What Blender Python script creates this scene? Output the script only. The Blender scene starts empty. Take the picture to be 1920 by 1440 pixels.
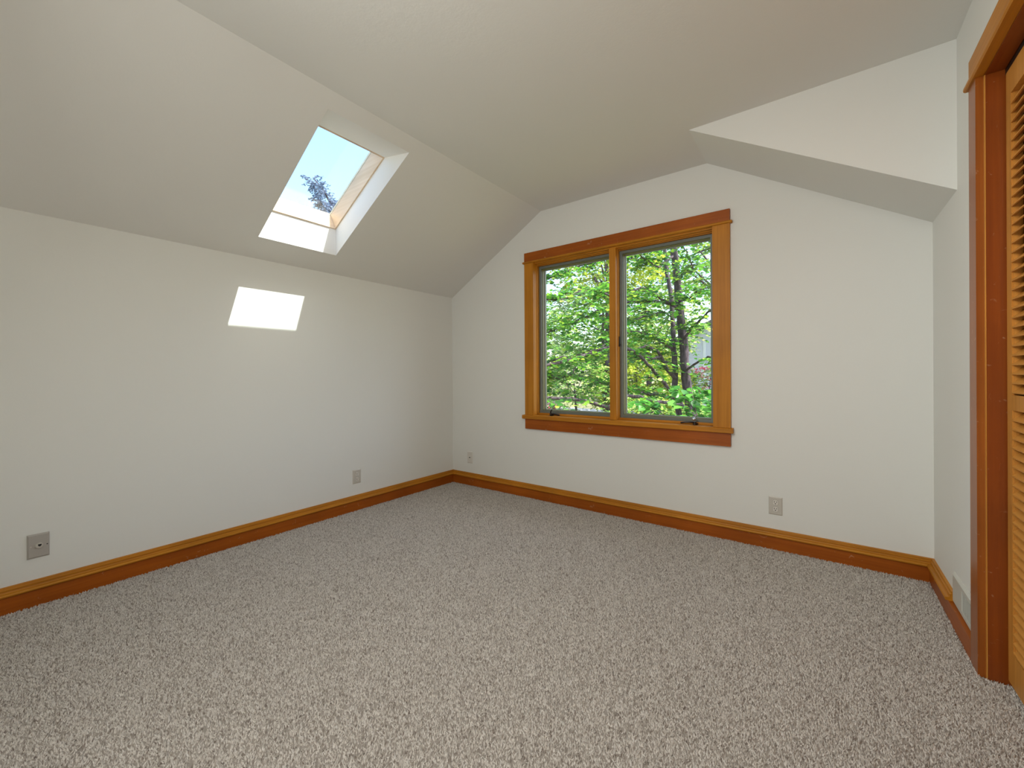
import bpy, bmesh, math, random
import numpy as np
from mathutils import Vector, Matrix

random.seed(7)
rng = np.random.default_rng(11)
SC = bpy.context.scene
COL = SC.collection

# ------------------------------------------------------------------ camera, sky, sun, fill lights, exposure
H = 1.15
cam_d = bpy.data.cameras.new('camera')
cam = bpy.data.objects.new('camera', cam_d)
COL.objects.link(cam)
right = Vector((0.80078439, 0.59892146, -0.00611903))
up = Vector((0.00393542, 0.0049547, 0.99997998))
fwd = Vector((-0.59893979, 0.80079244, -0.00161064))
cam.matrix_world = Matrix(((right.x, up.x, -fwd.x, 0), (right.y, up.y, -fwd.y, 0), (right.z, up.z, -fwd.z, H), (0, 0, 0, 1)))
cam_d.sensor_width = 36
cam_d.lens = 772.0 * 36 / 1920
cam_d.shift_y = -16.3 / 1920
cam_d.clip_start = 0.03
cam_d.clip_end = 500
SC.camera = cam

SC.view_settings.view_transform = 'Standard'
SC.view_settings.look = 'None'
SC.view_settings.gamma = 1
SC.view_settings.use_curve_mapping = False
SC.view_settings.exposure = 0.0

W = bpy.data.worlds.new('sky'); SC.world = W; W.use_nodes = True
wn = W.node_tree; wn.nodes.clear()
wo = wn.nodes.new('ShaderNodeOutputWorld'); wb = wn.nodes.new('ShaderNodeBackground')
ws = wn.nodes.new('ShaderNodeTexSky'); ws.sky_type = 'NISHITA'; ws.sun_disc = False
ws.sun_elevation = math.radians(59.9); ws.sun_rotation = math.radians(75)
ws.air_density = 1.0; ws.dust_density = 2.0; ws.ozone_density = 1.0
wb.inputs['Strength'].default_value = 0.66
wn.links.new(ws.outputs[0], wb.inputs[0]); wn.links.new(wb.outputs[0], wo.inputs[0])

sun_d = bpy.data.lights.new('sun', 'SUN'); sun = bpy.data.objects.new('sun', sun_d); COL.objects.link(sun)
sun_d.energy = 13; sun_d.angle = math.radians(0.53); sun_d.color = (1, 0.96, 0.9)
sun.rotation_euler = Vector((-1, -0.305, -1.8)).to_track_quat('-Z', 'Y').to_euler()
sun.location = (10, 6, 20)

def area(name, loc, target, sx, sy, power, color=(1, 1, 1)):
    d = bpy.data.lights.new(name, 'AREA'); o = bpy.data.objects.new(name, d); COL.objects.link(o)
    d.shape = 'RECTANGLE'; d.size = sx; d.size_y = sy; d.energy = power; d.color = color
    o.location = loc
    o.rotation_euler = (Vector(target) - Vector(loc)).to_track_quat('-Z', 'Z').to_euler()
    return o
# added fill lights, unseen behind and above the camera; no such lamps known
area('fill_rear', (-1.20, -0.60, 2.10), (0.5, 2.9, 0.6), 0.22, 0.22, 18.5, (1.0, 1.0, 0.97))
def spot(name, loc, target, deg, power, radius, color=(1, 1, 1)):
    d = bpy.data.lights.new(name, 'SPOT'); o = bpy.data.objects.new(name, d); COL.objects.link(o)
    d.spot_size = math.radians(deg); d.spot_blend = 1.0; d.energy = power; d.color = color; d.shadow_soft_size = radius
    o.location = loc; o.rotation_euler = (Vector(target) - Vector(loc)).to_track_quat('-Z', 'Z').to_euler()
spot('fill_spot', (-1.00, -0.30, 2.45), (0.5, 2.85, 0.75), 52, 42, 0.12, (1.0, 1.0, 0.97))  # added fill aimed at the lower right wall, no real fixture
area('fill_right', (-1.00, 0.15, 2.40), (0.5, 2.6, 1.8), 0.14, 0.14, 5, (1.0, 1.0, 0.97))  # small added fill towards the right end of the room
area('fill_overhead', (-0.45, 1.00, 2.64), (-0.45, 1.0, 0), 0.3, 0.3, 9.5, (1.0, 0.99, 0.96))  # added overhead fill, no fixture known on this ceiling
area('fill_low', (-0.75, -0.90, 0.30), (-0.6, 1.0, 2.65), 0.8, 0.8, 14.5, (1.0, 0.99, 0.96))  # added fill from near the floor, thrown up at the ceiling

# ------------------------------------------------------------------ helpers
def tag(o, label=None, cat=None, group=None, kind=None):
    if label: o['label'] = label
    if cat: o['category'] = cat
    if group: o['group'] = group
    if kind: o['kind'] = kind
    return o

def world_loc(o):
    v = Vector((0, 0, 0))
    while o: v += o.location; o = o.parent
    return v

def link(name, me, mat, parent=None, recenter=True, smooth=False):
    o = bpy.data.objects.new(name, me); COL.objects.link(o)
    base = world_loc(parent) if parent else Vector((0, 0, 0))
    n = len(me.vertices)
    if recenter and n:
        co = np.empty(n * 3, np.float32); me.vertices.foreach_get('co', co); co = co.reshape(-1, 3)
        lo, hi = co.min(0), co.max(0)
        c = Vector(((lo[0] + hi[0]) / 2, (lo[1] + hi[1]) / 2, lo[2]))
        co -= np.array(c, np.float32)
        me.vertices.foreach_set('co', co.ravel())
        o.location = c - base
    else:
        o.location = -base
    if parent: o.parent = parent
    if mat and not me.materials: me.materials.append(mat)
    if smooth:
        me.polygons.foreach_set('use_smooth', [True] * len(me.polygons))
    me.update()
    return o

def obj(name, bm, mat, parent=None, bevel=0, smooth=False):
    if bevel:
        bmesh.ops.bevel(bm, geom=[e for e in bm.edges if len(e.link_faces) == 2 and e.calc_face_angle(0) > .5], offset=bevel, segments=2, affect='EDGES', profile=.5)
    bmesh.ops.recalc_face_normals(bm, faces=bm.faces)
    me = bpy.data.meshes.new(name); bm.to_mesh(me); bm.free()
    return link(name, me, mat, parent, smooth=smooth)

def empty(name, loc, parent=None):
    o = bpy.data.objects.new(name, None); COL.objects.link(o); o.empty_display_size = .1
    o.location = Vector(loc) - (world_loc(parent) if parent else Vector((0, 0, 0)))
    o.parent = parent
    return o

def box(bm, x0, x1, y0, y1, z0, z1):
    vs = [bm.verts.new(p) for p in ((x0, y0, z0), (x1, y0, z0), (x1, y1, z0), (x0, y1, z0), (x0, y0, z1), (x1, y0, z1), (x1, y1, z1), (x0, y1, z1))]
    for f in ((0, 3, 2, 1), (4, 5, 6, 7), (0, 1, 5, 4), (1, 2, 6, 5), (2, 3, 7, 6), (3, 0, 4, 7)):
        bm.faces.new([vs[i] for i in f])
    return bm

def B(*a):
    return box(bmesh.new(), *a)

def prism(bm, poly, axis, a, b):
    """poly: 2D points in the two other axes, extruded along axis from a to b"""
    def mk(p, t):
        return {'x': (t, p[0], p[1]), 'y': (p[0], t, p[1]), 'z': (p[0], p[1], t)}[axis]
    v0 = [bm.verts.new(mk(p, a)) for p in poly]; v1 = [bm.verts.new(mk(p, b)) for p in poly]
    n = len(poly)
    bm.faces.new(v0); bm.faces.new(v1[::-1])
    for i in range(n):
        bm.faces.new((v0[i], v0[(i + 1) % n], v1[(i + 1) % n], v1[i]))
    return bm

def disc_prism(bm, c, r, axis, a, b, n=20, sx=1, sy=1):
    return prism(bm, [(c[0] + r * sx * math.cos(2 * math.pi * i / n), c[1] + r * sy * math.sin(2 * math.pi * i / n)) for i in range(n)], axis, a, b)

def tube_mesh(name, paths, sides=8, rough=0.0):
    """paths: list of lists of (x, y, z, r)"""
    V, F = [], []
    for path in paths:
        P = np.array([p[:3] for p in path], float); Rr = [p[3] for p in path]
        base = len(V); prev = None
        for i in range(len(P)):
            t = P[min(i + 1, len(P) - 1)] - P[max(i - 1, 0)]; t /= max(np.linalg.norm(t), 1e-9)
            a = np.cross(t, (0.3, 0.1, 1.0) if abs(t[2]) < .9 else (1.0, 0, 0)); a /= np.linalg.norm(a); b = np.cross(t, a)
            for k in range(sides):
                an = 2 * math.pi * k / sides
                rr = Rr[i] * (1 + (random.uniform(-rough, rough) if rough else 0))
                V.append(tuple(P[i] + rr * (math.cos(an) * a + math.sin(an) * b)))
        for i in range(len(P) - 1):
            for k in range(sides):
                k2 = (k + 1) % sides
                F.append((base + i * sides + k, base + i * sides + k2, base + (i + 1) * sides + k2, base + (i + 1) * sides + k))
        F.append(tuple(base + k for k in range(sides))[::-1])
        F.append(tuple(base + (len(P) - 1) * sides + k for k in range(sides)))
    me = bpy.data.meshes.new(name); me.from_pydata(V, [], F); me.update()
    return me

def resample(path, radii, step=.18, wob=.012):
    """smooth a polyline (Catmull-Rom) and add a little wobble; radii at both ends"""
    P = [Vector(p) for p in path]; out = []
    pts = [2 * P[0] - P[1]] + P + [2 * P[-1] - P[-2]]
    total = sum((P[i + 1] - P[i]).length for i in range(len(P) - 1)); acc = 0
    for i in range(1, len(pts) - 2):
        p0, p1, p2, p3 = pts[i - 1:i + 3]; L = (p2 - p1).length; n = max(1, int(L / step))
        for k in range(n):
            t = k / n
            q = .5 * ((2 * p1) + (p2 - p0) * t + (2 * p0 - 5 * p1 + 4 * p2 - p3) * t * t + (3 * p1 - p0 - 3 * p2 + p3) * t ** 3)
            s = (acc + L * t) / total
            r = radii[0] + (radii[1] - radii[0]) * s
            w = wob if 0 < s < 1 else 0
            out.append((q.x + random.gauss(0, w), q.y + random.gauss(0, w), q.z + random.gauss(0, w), r))
        acc += L
    out.append((*P[-1], radii[1]))
    return out

# ------------------------------------------------------------------ materials
def mat(name):
    m = bpy.data.materials.new(name); m.use_nodes = True
    nt = m.node_tree; b = nt.nodes['Principled BSDF']
    return m, nt, b

def plain(name, col, rough=.5, metal=0.0, spec=.5, bump=None):
    m, nt, b = mat(name)
    b.inputs['Base Color'].default_value = (*col, 1); b.inputs['Roughness'].default_value = rough
    b.inputs['Metallic'].default_value = metal; b.inputs['Specular IOR Level'].default_value = spec
    if bump:
        sc, st, dist = bump
        tc = nt.nodes.new('ShaderNodeTexCoord'); nz = nt.nodes.new('ShaderNodeTexNoise'); bp = nt.nodes.new('ShaderNodeBump')
        nz.inputs['Scale'].default_value = sc; nz.inputs['Detail'].default_value = 3
        bp.inputs['Strength'].default_value = st; bp.inputs['Distance'].default_value = dist
        nt.links.new(tc.outputs['Object'], nz.inputs['Vector']); nt.links.new(nz.outputs[0], bp.inputs['Height']); nt.links.new(bp.outputs[0], b.inputs['Normal'])
    return m

def wood(name, c0, c1, axis, rough=.35, scratch=0.0):
    m, nt, b = mat(name)
    tc = nt.nodes.new('ShaderNodeTexCoord'); mp = nt.nodes.new('ShaderNodeMapping')
    s = [55, 55, 55]; s['xyz'.index(axis)] = 1.6
    mp.inputs['Scale'].default_value = s
    n1 = nt.nodes.new('ShaderNodeTexNoise'); n1.inputs['Scale'].default_value = 1; n1.inputs['Detail'].default_value = 5; n1.inputs['Roughness'].default_value = .6
    rp = nt.nodes.new('ShaderNodeValToRGB')
    rp.color_ramp.elements[0].position = .3; rp.color_ramp.elements[0].color = (*c0, 1)
    rp.color_ramp.elements[1].position = .7; rp.color_ramp.elements[1].color = (*c1, 1)
    nt.links.new(tc.outputs['Object'], mp.inputs[0]); nt.links.new(mp.outputs[0], n1.inputs['Vector']); nt.links.new(n1.outputs[0], rp.inputs[0])
    # slow tone drift along the board
    n2 = nt.nodes.new('ShaderNodeTexNoise'); n2.inputs['Scale'].default_value = 2.5; n2.inputs['Detail'].default_value = 2
    nt.links.new(tc.outputs['Object'], n2.inputs['Vector'])
    hv = nt.nodes.new('ShaderNodeHueSaturation')
    mr = nt.nodes.new('ShaderNodeMapRange'); mr.inputs[1].default_value = .3; mr.inputs[2].default_value = .7; mr.inputs[3].default_value = .86; mr.inputs[4].default_value = 1.12
    nt.links.new(n2.outputs[0], mr.inputs[0]); nt.links.new(mr.outputs[0], hv.inputs['Value']); nt.links.new(rp.outputs[0], hv.inputs['Color'])
    last = hv.outputs[0]
    if scratch:
        n3 = nt.nodes.new('ShaderNodeTexNoise'); n3.inputs['Scale'].default_value = 28; n3.inputs['Detail'].default_value = 6; n3.inputs['Distortion'].default_value = 1.5
        r3 = nt.nodes.new('ShaderNodeMapRange'); r3.inputs[1].default_value = .66; r3.inputs[2].default_value = .74; r3.inputs[3].default_value = 0; r3.inputs[4].default_value = scratch
        mx = nt.nodes.new('ShaderNodeMixRGB'); mx.inputs[2].default_value = (.62, .40, .24, 1)
        nt.links.new(tc.outputs['Object'], n3.inputs['Vector']); nt.links.new(n3.outputs[0], r3.inputs[0]); nt.links.new(r3.outputs[0], mx.inputs[0]); nt.links.new(last, mx.inputs[1])
        last = mx.outputs[0]
    nt.links.new(last, b.inputs['Base Color'])
    bp = nt.nodes.new('ShaderNodeBump'); bp.inputs['Strength'].default_value = .08; bp.inputs['Distance'].default_value = .001
    nt.links.new(n1.outputs[0], bp.inputs['Height']); nt.links.new(bp.outputs[0], b.inputs['Normal'])
    b.inputs['Roughness'].default_value = rough
    b.inputs['Coat Weight'].default_value = .5 if 'red' in name else .03; b.inputs['Coat Roughness'].default_value = .38; b.inputs['Specular IOR Level'].default_value = .22
    return m

def plaster(name, col, bscale, bstr):
    m, nt, b = mat(name)
    tc = nt.nodes.new('ShaderNodeTexCoord')
    n1 = nt.nodes.new('ShaderNodeTexNoise'); n1.inputs['Scale'].default_value = bscale; n1.inputs['Detail'].default_value = 3; n1.inputs['Roughness'].default_value = .55
    v1 = nt.nodes.new('ShaderNodeTexNoise'); v1.inputs['Scale'].default_value = bscale * .35; v1.inputs['Detail'].default_value = 1
    ad = nt.nodes.new('ShaderNodeMath'); ad.operation = 'ADD'
    bp = nt.nodes.new('ShaderNodeBump'); bp.inputs['Strength'].default_value = bstr; bp.inputs['Distance'].default_value = .0015
    for n in (n1, v1): nt.links.new(tc.outputs['Object'], n.inputs['Vector'])
    nt.links.new(n1.outputs[0], ad.inputs[0]); nt.links.new(v1.outputs[0], ad.inputs[1]); nt.links.new(ad.outputs[0], bp.inputs['Height']); nt.links.new(bp.outputs[0], b.inputs['Normal'])
    b.inputs['Base Color'].default_value = (*col, 1); b.inputs['Roughness'].default_value = .75; b.inputs['Specular IOR Level'].default_value = .25
    return m

def glass(name, tint):
    m = bpy.data.materials.new(name); m.use_nodes = True; nt = m.node_tree; nt.nodes.clear()
    out = nt.nodes.new('ShaderNodeOutputMaterial'); mx = nt.nodes.new('ShaderNodeMixShader')
    tr = nt.nodes.new('ShaderNodeBsdfTransparent'); tr.inputs[0].default_value = (*tint, 1)
    gl = nt.nodes.new('ShaderNodeBsdfGlossy'); gl.inputs['Roughness'].default_value = .0
    lw = nt.nodes.new('ShaderNodeLayerWeight'); lw.inputs[0].default_value = .5
    pw = nt.nodes.new('ShaderNodeMath'); pw.operation = 'POWER'; pw.inputs[1].default_value = 5
    ma = nt.nodes.new('ShaderNodeMath'); ma.operation = 'MULTIPLY_ADD'; ma.inputs[1].default_value = .96; ma.inputs[2].default_value = .04
    nt.links.new(lw.outputs['Facing'], pw.inputs[0]); nt.links.new(pw.outputs[0], ma.inputs[0]); nt.links.new(ma.outputs[0], mx.inputs[0])
    nt.links.new(tr.outputs[0], mx.inputs[1]); nt.links.new(gl.outputs[0], mx.inputs[2]); nt.links.new(mx.outputs[0], out.inputs[0])
    return m

def island_ramp(name, stops, rough=.6, translucent=0.0, spec=.3):
    """a colour picked at random for each loose piece of the mesh (each leaf, each tuft)"""
    m = bpy.data.materials.new(name); m.use_nodes = True; nt = m.node_tree; b = nt.nodes['Principled BSDF']; out = nt.nodes['Material Output']
    ge = nt.nodes.new('ShaderNodeNewGeometry'); rp = nt.nodes.new('ShaderNodeValToRGB'); cr = rp.color_ramp
    while len(cr.elements) < len(stops): cr.elements.new(.5)
    for e, (p, c) in zip(cr.elements, stops): e.position = p; e.color = (*c, 1)
    nt.links.new(ge.outputs['Random Per Island'], rp.inputs[0]); nt.links.new(rp.outputs[0], b.inputs['Base Color'])
    b.inputs['Roughness'].default_value = rough; b.inputs['Specular IOR Level'].default_value = spec
    if translucent:
        tl = nt.nodes.new('ShaderNodeBsdfTranslucent'); mx = nt.nodes.new('ShaderNodeMixShader'); mx.inputs[0].default_value = translucent
        nt.links.new(rp.outputs[0], tl.inputs[0]); nt.links.new(b.outputs[0], mx.inputs[1]); nt.links.new(tl.outputs[0], mx.inputs[2]); nt.links.new(mx.outputs[0], out.inputs[0])
    return m

WALL = plaster('wall_paint', (.775, .775, .73), 150, .12)
CEIL = plaster('ceiling_paint', (.765, .755, .71), 120, .22)
SHAFT = plaster('shaft_paint', (.80, .79, .76), 120, .3)
FIR = {a: wood('fir_' + a, (.40, .145, .008), (.54, .215, .016), a, .45) for a in 'xyz'}
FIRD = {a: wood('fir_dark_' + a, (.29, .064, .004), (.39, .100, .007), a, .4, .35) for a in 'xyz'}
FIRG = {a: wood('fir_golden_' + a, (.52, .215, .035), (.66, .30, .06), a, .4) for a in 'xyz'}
FIRJ = {a: wood('fir_red_' + a, (.21, .040, .002), (.28, .060, .003), a, .38, .3) for a in 'xyz'}  # shade on the jamb faces put into a darker, redder fir
CASE = {'z': wood('fir_reddish_shaded_case', (.26, .066, .005), (.35, .098, .009), 'z', .4, .3)}  # whole board darkened partway to carry the shade of its edge
PINE = {a: wood('pine_' + a, (.70, .52, .34), (.80, .63, .46), a, .45) for a in 'xyz'}
SCREEN = plain('screen_metal_grey_green', (.15, .17, .15), .45)
SASH = plain('sash_olive', (.17, .155, .06), .5)
GASKET = plain('glazing_strip', (.30, .33, .30), .5)
PLATE = plain('plate_almond', (.56, .525, .46), .35)
PLATE_G = plain('plate_grey', (.43, .40, .36), .35)
SOCKET = plain('socket_almond', (.70, .665, .60), .3)
RECESS = plain('recess_grey', (.28, .26, .22), .6)
SLOT = plain('slot_dark', (.02, .018, .015), .6)
BRONZE = plain('bronze', (.045, .033, .028), .32, .7)
CHROME = plain('chrome', (.75, .77, .82), .12, 1.0)
BRASS = plain('brass', (.55, .38, .18), .3, .9)
BLACK = plain('track_black', (.015, .015, .015), .4, .5)
VENTM = plain('vent_enamel', (.60, .60, .54), .35)
GLASS = glass('window_glass', (.955, .975, .955))
GLASS2 = glass('skylight_glass', (.93, .99, .985))

# ------------------------------------------------------------------ room shell (x right, y towards the window wall, z up)
XL, YB, XR = -3.1987, 3.1972, 0.4990
ZK, ZC, XC = 1.9846, 2.6514, -2.0500
YF = -1.6
TAN = (ZC - ZK) / (XC - XL)
OV = YB + .65                                   # unseen roof overhang, added to keep the sun off the window

def struct(name, bm, m, parent=None):
    o = obj(name, bm, m, parent)
    if not parent: o['kind'] = 'structure'
    return o

# floor slab under the pile
floor = struct('floor', B(XL - .15, 1.35, YF - .15, YB + .15, -.2, -.008), plain('carpet_backing', (.36, .32, .28), .95))
# walls
wl = bmesh.new(); prism(wl, [(XL - .15, -.2), (XL, -.2), (XL, ZK), (XL - .15, ZK - .15 * TAN)], 'y', YF - .15, YB + .16)
struct('wall_left', wl, WALL)
HX0, HX1, HZ0, HZ1 = -2.146, -.585, .735, 2.196     # rough opening of the window
wb_ = bmesh.new(); T0, T1 = YB, YB + .165
prism(wb_, [(XL, -.2), (1.35, -.2), (1.35, HZ0), (XL, HZ0)], 'y', T0, T1)
prism(wb_, [(XL, HZ0), (HX0, HZ0), (HX0, HZ1), (XL + (HZ1 - ZK) / TAN, HZ1), (XL, ZK)], 'y', T0, T1)
prism(wb_, [(HX1, HZ0), (1.35, HZ0), (1.35, HZ1), (HX1, HZ1)], 'y', T0, T1)
prism(wb_, [(XL + (HZ1 - ZK) / TAN, HZ1), (1.35, HZ1), (1.35, ZC), (XC, ZC)], 'y', T0, T1)
struct('wall_back', wb_, WALL)
DY0, DY1, DZ = .74, 2.33, 2.285                     # closet opening
wr = bmesh.new()
box(wr, XR, XR + .12, DY1, YB, -.2, ZC)
box(wr, XR, XR + .12, DY0, DY1, DZ, ZC)
box(wr, XR, XR + .12, YF, DY0, -.2, ZC)
struct('wall_right', wr, WALL)
wf = bmesh.new()
prism(wf, [(XL, -.2), (1.35, -.2), (1.35, ZC), (XC, ZC), (XL, ZK)], 'y', YF - .15, YF)
struct('wall_front', wf, WALL)
wc = bmesh.new()
box(wc, 1.23, 1.35, YF, YB, -.2, ZC)
struct('wall_closet', wc, WALL)

ceiling = struct('ceiling', B(XC, 1.35, YF - .15, OV, ZC, ZC + .2), CEIL)
# sloped ceiling with the flared skylight shaft through it
sk = bmesh.new()
Y0, Y1 = 1.200, 1.754
xa, xb = -3.020, -2.137                              # lower and upper edge of the opening in the room
def zs(x, off=0.0): return ZK + TAN * (x - XL) + off
OFF = .2                                             # vertical thickness of the slab
XE = XL - .15
ob = [(XE, YF - .15), (XC, YF - .15), (XC, OV), (XE, OV)]
ib = [(xa, Y0), (xb, Y0), (xb, Y1), (xa, Y1)]
xa2, xb2 = -3.020, -2.395
it = [(xa2, Y0), (xb2, Y0), (xb2, Y1), (xa2, Y1)]
vob = [sk.verts.new((x, y, zs(x))) for x, y in ob]; vib = [sk.verts.new((x, y, zs(x))) for x, y in ib]
vot = [sk.verts.new((x, y, zs(x, OFF))) for x, y in ob]; vit = [sk.verts.new((x, y, zs(x, OFF))) for x, y in it]
for i in range(4):
    j = (i + 1) % 4
    sk.faces.new((vob[i], vib[i], vib[j], vob[j])); sk.faces.new((vot[i], vot[j], vit[j], vit[i]))
    sk.faces.new((vob[i], vob[j], vot[j], vot[i]))
    f = sk.faces.new((vib[i], vit[i], vit[j], vib[j])); f.material_index = 1
cs = obj('ceiling_slope', sk, CEIL, ceiling); cs.data.materials.append(SHAFT)
# low triangular soffit in the right corner
so = bmesh.new(); XS = -.641
prism(so, [(XS, ZC), (XR, 1.9715), (XR, ZC)], 'y', 2.694, YB)
obj('soffit', so, WALL, ceiling)

# ------------------------------------------------------------------ skylight
U = Vector((math.cos(math.atan(TAN)), 0, math.sin(math.atan(TAN)))); N = Vector((-U.z, 0, U.x))
sky_root = empty('window_2', (-2.7, 1.477, zs(-2.7, OFF))); tag(sky_root, kind='structure')
P0 = Vector((xa2, 0, zs(xa2, OFF)))
SL = (xb2 - xa2) / U.x                               # length along the slope
def slab(bm, u0, u1, y0, y1, n0, n1):
    vs = []
    for n in (n0, n1):
        for u, y in ((u0, y0), (u1, y0), (u1, y1), (u0, y1)):
            p = P0 + U * u + N * n; vs.append(bm.verts.new((p.x, y, p.z)))
    for f in ((0, 3, 2, 1), (4, 5, 6, 7), (0, 1, 5, 4), (1, 2, 6, 5), (2, 3, 7, 6), (3, 0, 4, 7)):
        bm.faces.new([vs[i] for i in f])
    return bm
FD = .135; L_ = .010
obj('frame_rail', slab(bmesh.new(), -.05, L_, Y0 - .05, Y1 + .05, 0, FD + .02), PINE['y'], sky_root, .002)
obj('frame_rail', slab(bmesh.new(), SL - L_, SL + .05, Y0 - .05, Y1 + .05, 0, FD + .02), PINE['y'], sky_root, .002)
obj('frame_stile', slab(bmesh.new(), L_, SL - L_, Y1 - L_, Y1 + .05, 0, FD + .02), PINE['x'], sky_root, .002)
obj('frame_stile', slab(bmesh.new(), L_, SL - L_, Y0 - .05, Y0 + L_, 0, FD + .02), PINE['x'], sky_root, .002)
obj('pane', slab(bmesh.new(), L_, SL - L_, Y0 + L_, Y1 - L_, FD, FD + .006), GLASS2, sky_root)
cl = slab(bmesh.new(), -.07, SL + .07, Y0 - .07, Y0 + .004, FD + .02, FD + .03)
slab(cl, -.07, SL + .07, Y1 - .004, Y1 + .07, FD + .02, FD + .03); slab(cl, -.07, .004, Y0, Y1, FD + .02, FD + .03); slab(cl, SL - .004, SL + .07, Y0, Y1, FD + .02, FD + .03)
obj('flashing', cl, BRONZE, sky_root)

# ------------------------------------------------------------------ double casement window
win = empty('window_1', (-1.36, YB, .735)); tag(win, kind='structure')
CX = (-2.2250, -2.1260, -.6055, -.4945)
GX = ((-2.119, -1.392), (-1.325, -.613))             # grey screen frames
GZ = (.790, 2.164)
y = YB
# casing boards
obj('side_casing', B(CX[0], CX[1], y - .020, y, .772, 2.188), FIR['z'], win, .0025)
obj('side_casing', B(CX[2], CX[3], y - .020, y, .772, 2.188), FIR['z'], win, .0025)
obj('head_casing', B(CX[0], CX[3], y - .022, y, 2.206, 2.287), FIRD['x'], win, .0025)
hb = bmesh.new(); prism(hb, [(y, 2.188), (y - .026, 2.188), (y - .032, 2.192), (y - .034, 2.197), (y - .032, 2.202), (y - .026, 2.206), (y, 2.206)], 'x', CX[0] - .014, CX[3] + .014)
obj('head_bead', hb, FIR['x'], win)
st = bmesh.new(); prism(st, [(y + .075, .736), (y - .036, .736), (y - .040, .740), (y - .040, .766), (y - .036, .771), (y + .075, .774)], 'x', HX0 + .002, HX1 - .002)
prism(st, [(y, .736), (y - .036, .736), (y - .040, .740), (y - .040, .766), (y - .036, .771), (y, .772)], 'x', CX[0] - .022, HX0 + .002)
prism(st, [(y, .736), (y - .036, .736), (y - .040, .740), (y - .040, .766), (y - .036, .771), (y, .772)], 'x', HX1 - .002, CX[3] + .016)
obj('stool', st, FIR['x'], win)
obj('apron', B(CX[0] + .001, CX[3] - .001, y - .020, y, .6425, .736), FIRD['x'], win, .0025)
# jamb liner, stops and centre post
obj('jamb', B(HX0, CX[1], y, y + .165, .774, 2.196), FIR['z'], win)
obj('jamb', B(CX[2], HX1, y, y + .165, .774, 2.196), FIR['z'], win)
obj('head_jamb', B(CX[1], CX[2], y, y + .165, 2.178, 2.196), FIR['x'], win)
obj('mullion', B(-1.3861, -1.3312, y, y + .165, .774, 2.178), FIR['z'], win, .002)
for x0, x1 in ((CX[1], -1.3861), (-1.3312, CX[2])):
    s = bmesh.new(); box(s, x0, x0 + .0045, y + .038, y + .165, .774, 2.178)
    if x0 > -1.5: box(s, x1 - .006, x1, y + .05, y + .165, .774, 2.178)
    else: box(s, x1 - .0045, x1, y + .05, y + .165, .774, 2.178)
    obj('side_stop', s, FIR['z'], win)
    obj('head_stop', box(B(x0 + .0045, x1 - .006, y + .03, y + .165, 2.171, 2.178), x0 + .0045, x1 - .006, y + .052, y + .165, 2.165, 2.171), FIR['x'], win, .001)
    obj('sill_stop', B(x0 + .0045, x1 - .006, y + .045, y + .165, .774, .790), FIR['x'], win, .002)
obj('outer_sill', B(HX0, HX1, y + .075, y + .21, .72, .774), FIR['x'], win)
# the two sashes: grey screen frame in front, olive sash frame and pane behind
def frame(bm, x0, x1, z0, z1, w, y0, y1):
    box(bm, x0, x0 + w, y0, y1, z0, z1); box(bm, x1 - w, x1, y0, y1, z0, z1)
    box(bm, x0 + w, x1 - w, y0, y1, z0, z0 + w); box(bm, x0 + w, x1 - w, y0, y1, z1 - w, z1)
    return bm
for i, (gx0, gx1) in enumerate(GX):
    sash = obj('sash', frame(bmesh.new(), gx0, gx1, GZ[0], GZ[1], .026, y + .090, y + .160), SASH, win)
    sash['label'] = ['left casement sash', 'right casement sash'][i]
    obj('screen_frame', frame(bmesh.new(), gx0, gx1, GZ[0], GZ[1], .0215, y + .073, y + .083), SCREEN, sash, .0015)
    obj('glazing_strip', frame(bmesh.new(), gx0 + .026, gx1 - .026, GZ[0] + .026, GZ[1] - .026, .006, y + .128, y + .139), GASKET, sash)
    obj('pane', B(gx0 + .026, gx1 - .026, y + .139, y + .144, GZ[0] + .026, GZ[1] - .026), GLASS, sash)
# crank operators on the sill
def crank(cx, flip, zb=.790):
    y0 = YB + .004
    h = bmesh.new()
    prism(h, [(cx - .020, y0 + .062), (cx - .016, y0 + .020), (cx - .006, y0 + .006), (cx + .006, y0 + .006), (cx + .016, y0 + .020), (cx + .020, y0 + .062)], 'z', .774, .786)
    disc_prism(h, (cx, y0 + .016), .011, 'z', .786, .797, 14)
    c = obj('crank_handle', h, BRONZE, win, .002)
    s = -1 if flip else 1
    a = tube_mesh('arm', [[(cx, y0 + .014, .792, .006), (cx + s * .03, y0 + .006, .793, .006), (cx + s * .075, y0 + .002, .789, .0065), (cx + s * .092, y0 + .002, .785, .007), (cx + s * .098, y0 + .002, .783, .004)]], 10)
    link('arm', a, BRONZE, c, smooth=True)
    return c
c1 = crank(-1.965, False)
k = tube_mesh('lever', [[(-1.962, YB + .020, .796, .0055), (-1.968, YB + .018, .806, .006), (-1.953, YB + .012, .826, .007), (-1.949, YB + .011, .833, .003)]], 8); link('lever', k, BRONZE, c1, smooth=True)
c2 = crank(-.735, True)
kb = bmesh.new(); bmesh.ops.create_uvsphere(kb, u_segments=14, v_segments=9, radius=.0115, matrix=Matrix.Translation((-.741, YB + .014, .816)))
ko = obj('knob', kb, CHROME, c2, smooth=True); ko['label'] = 'shiny chrome knob'
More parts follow.
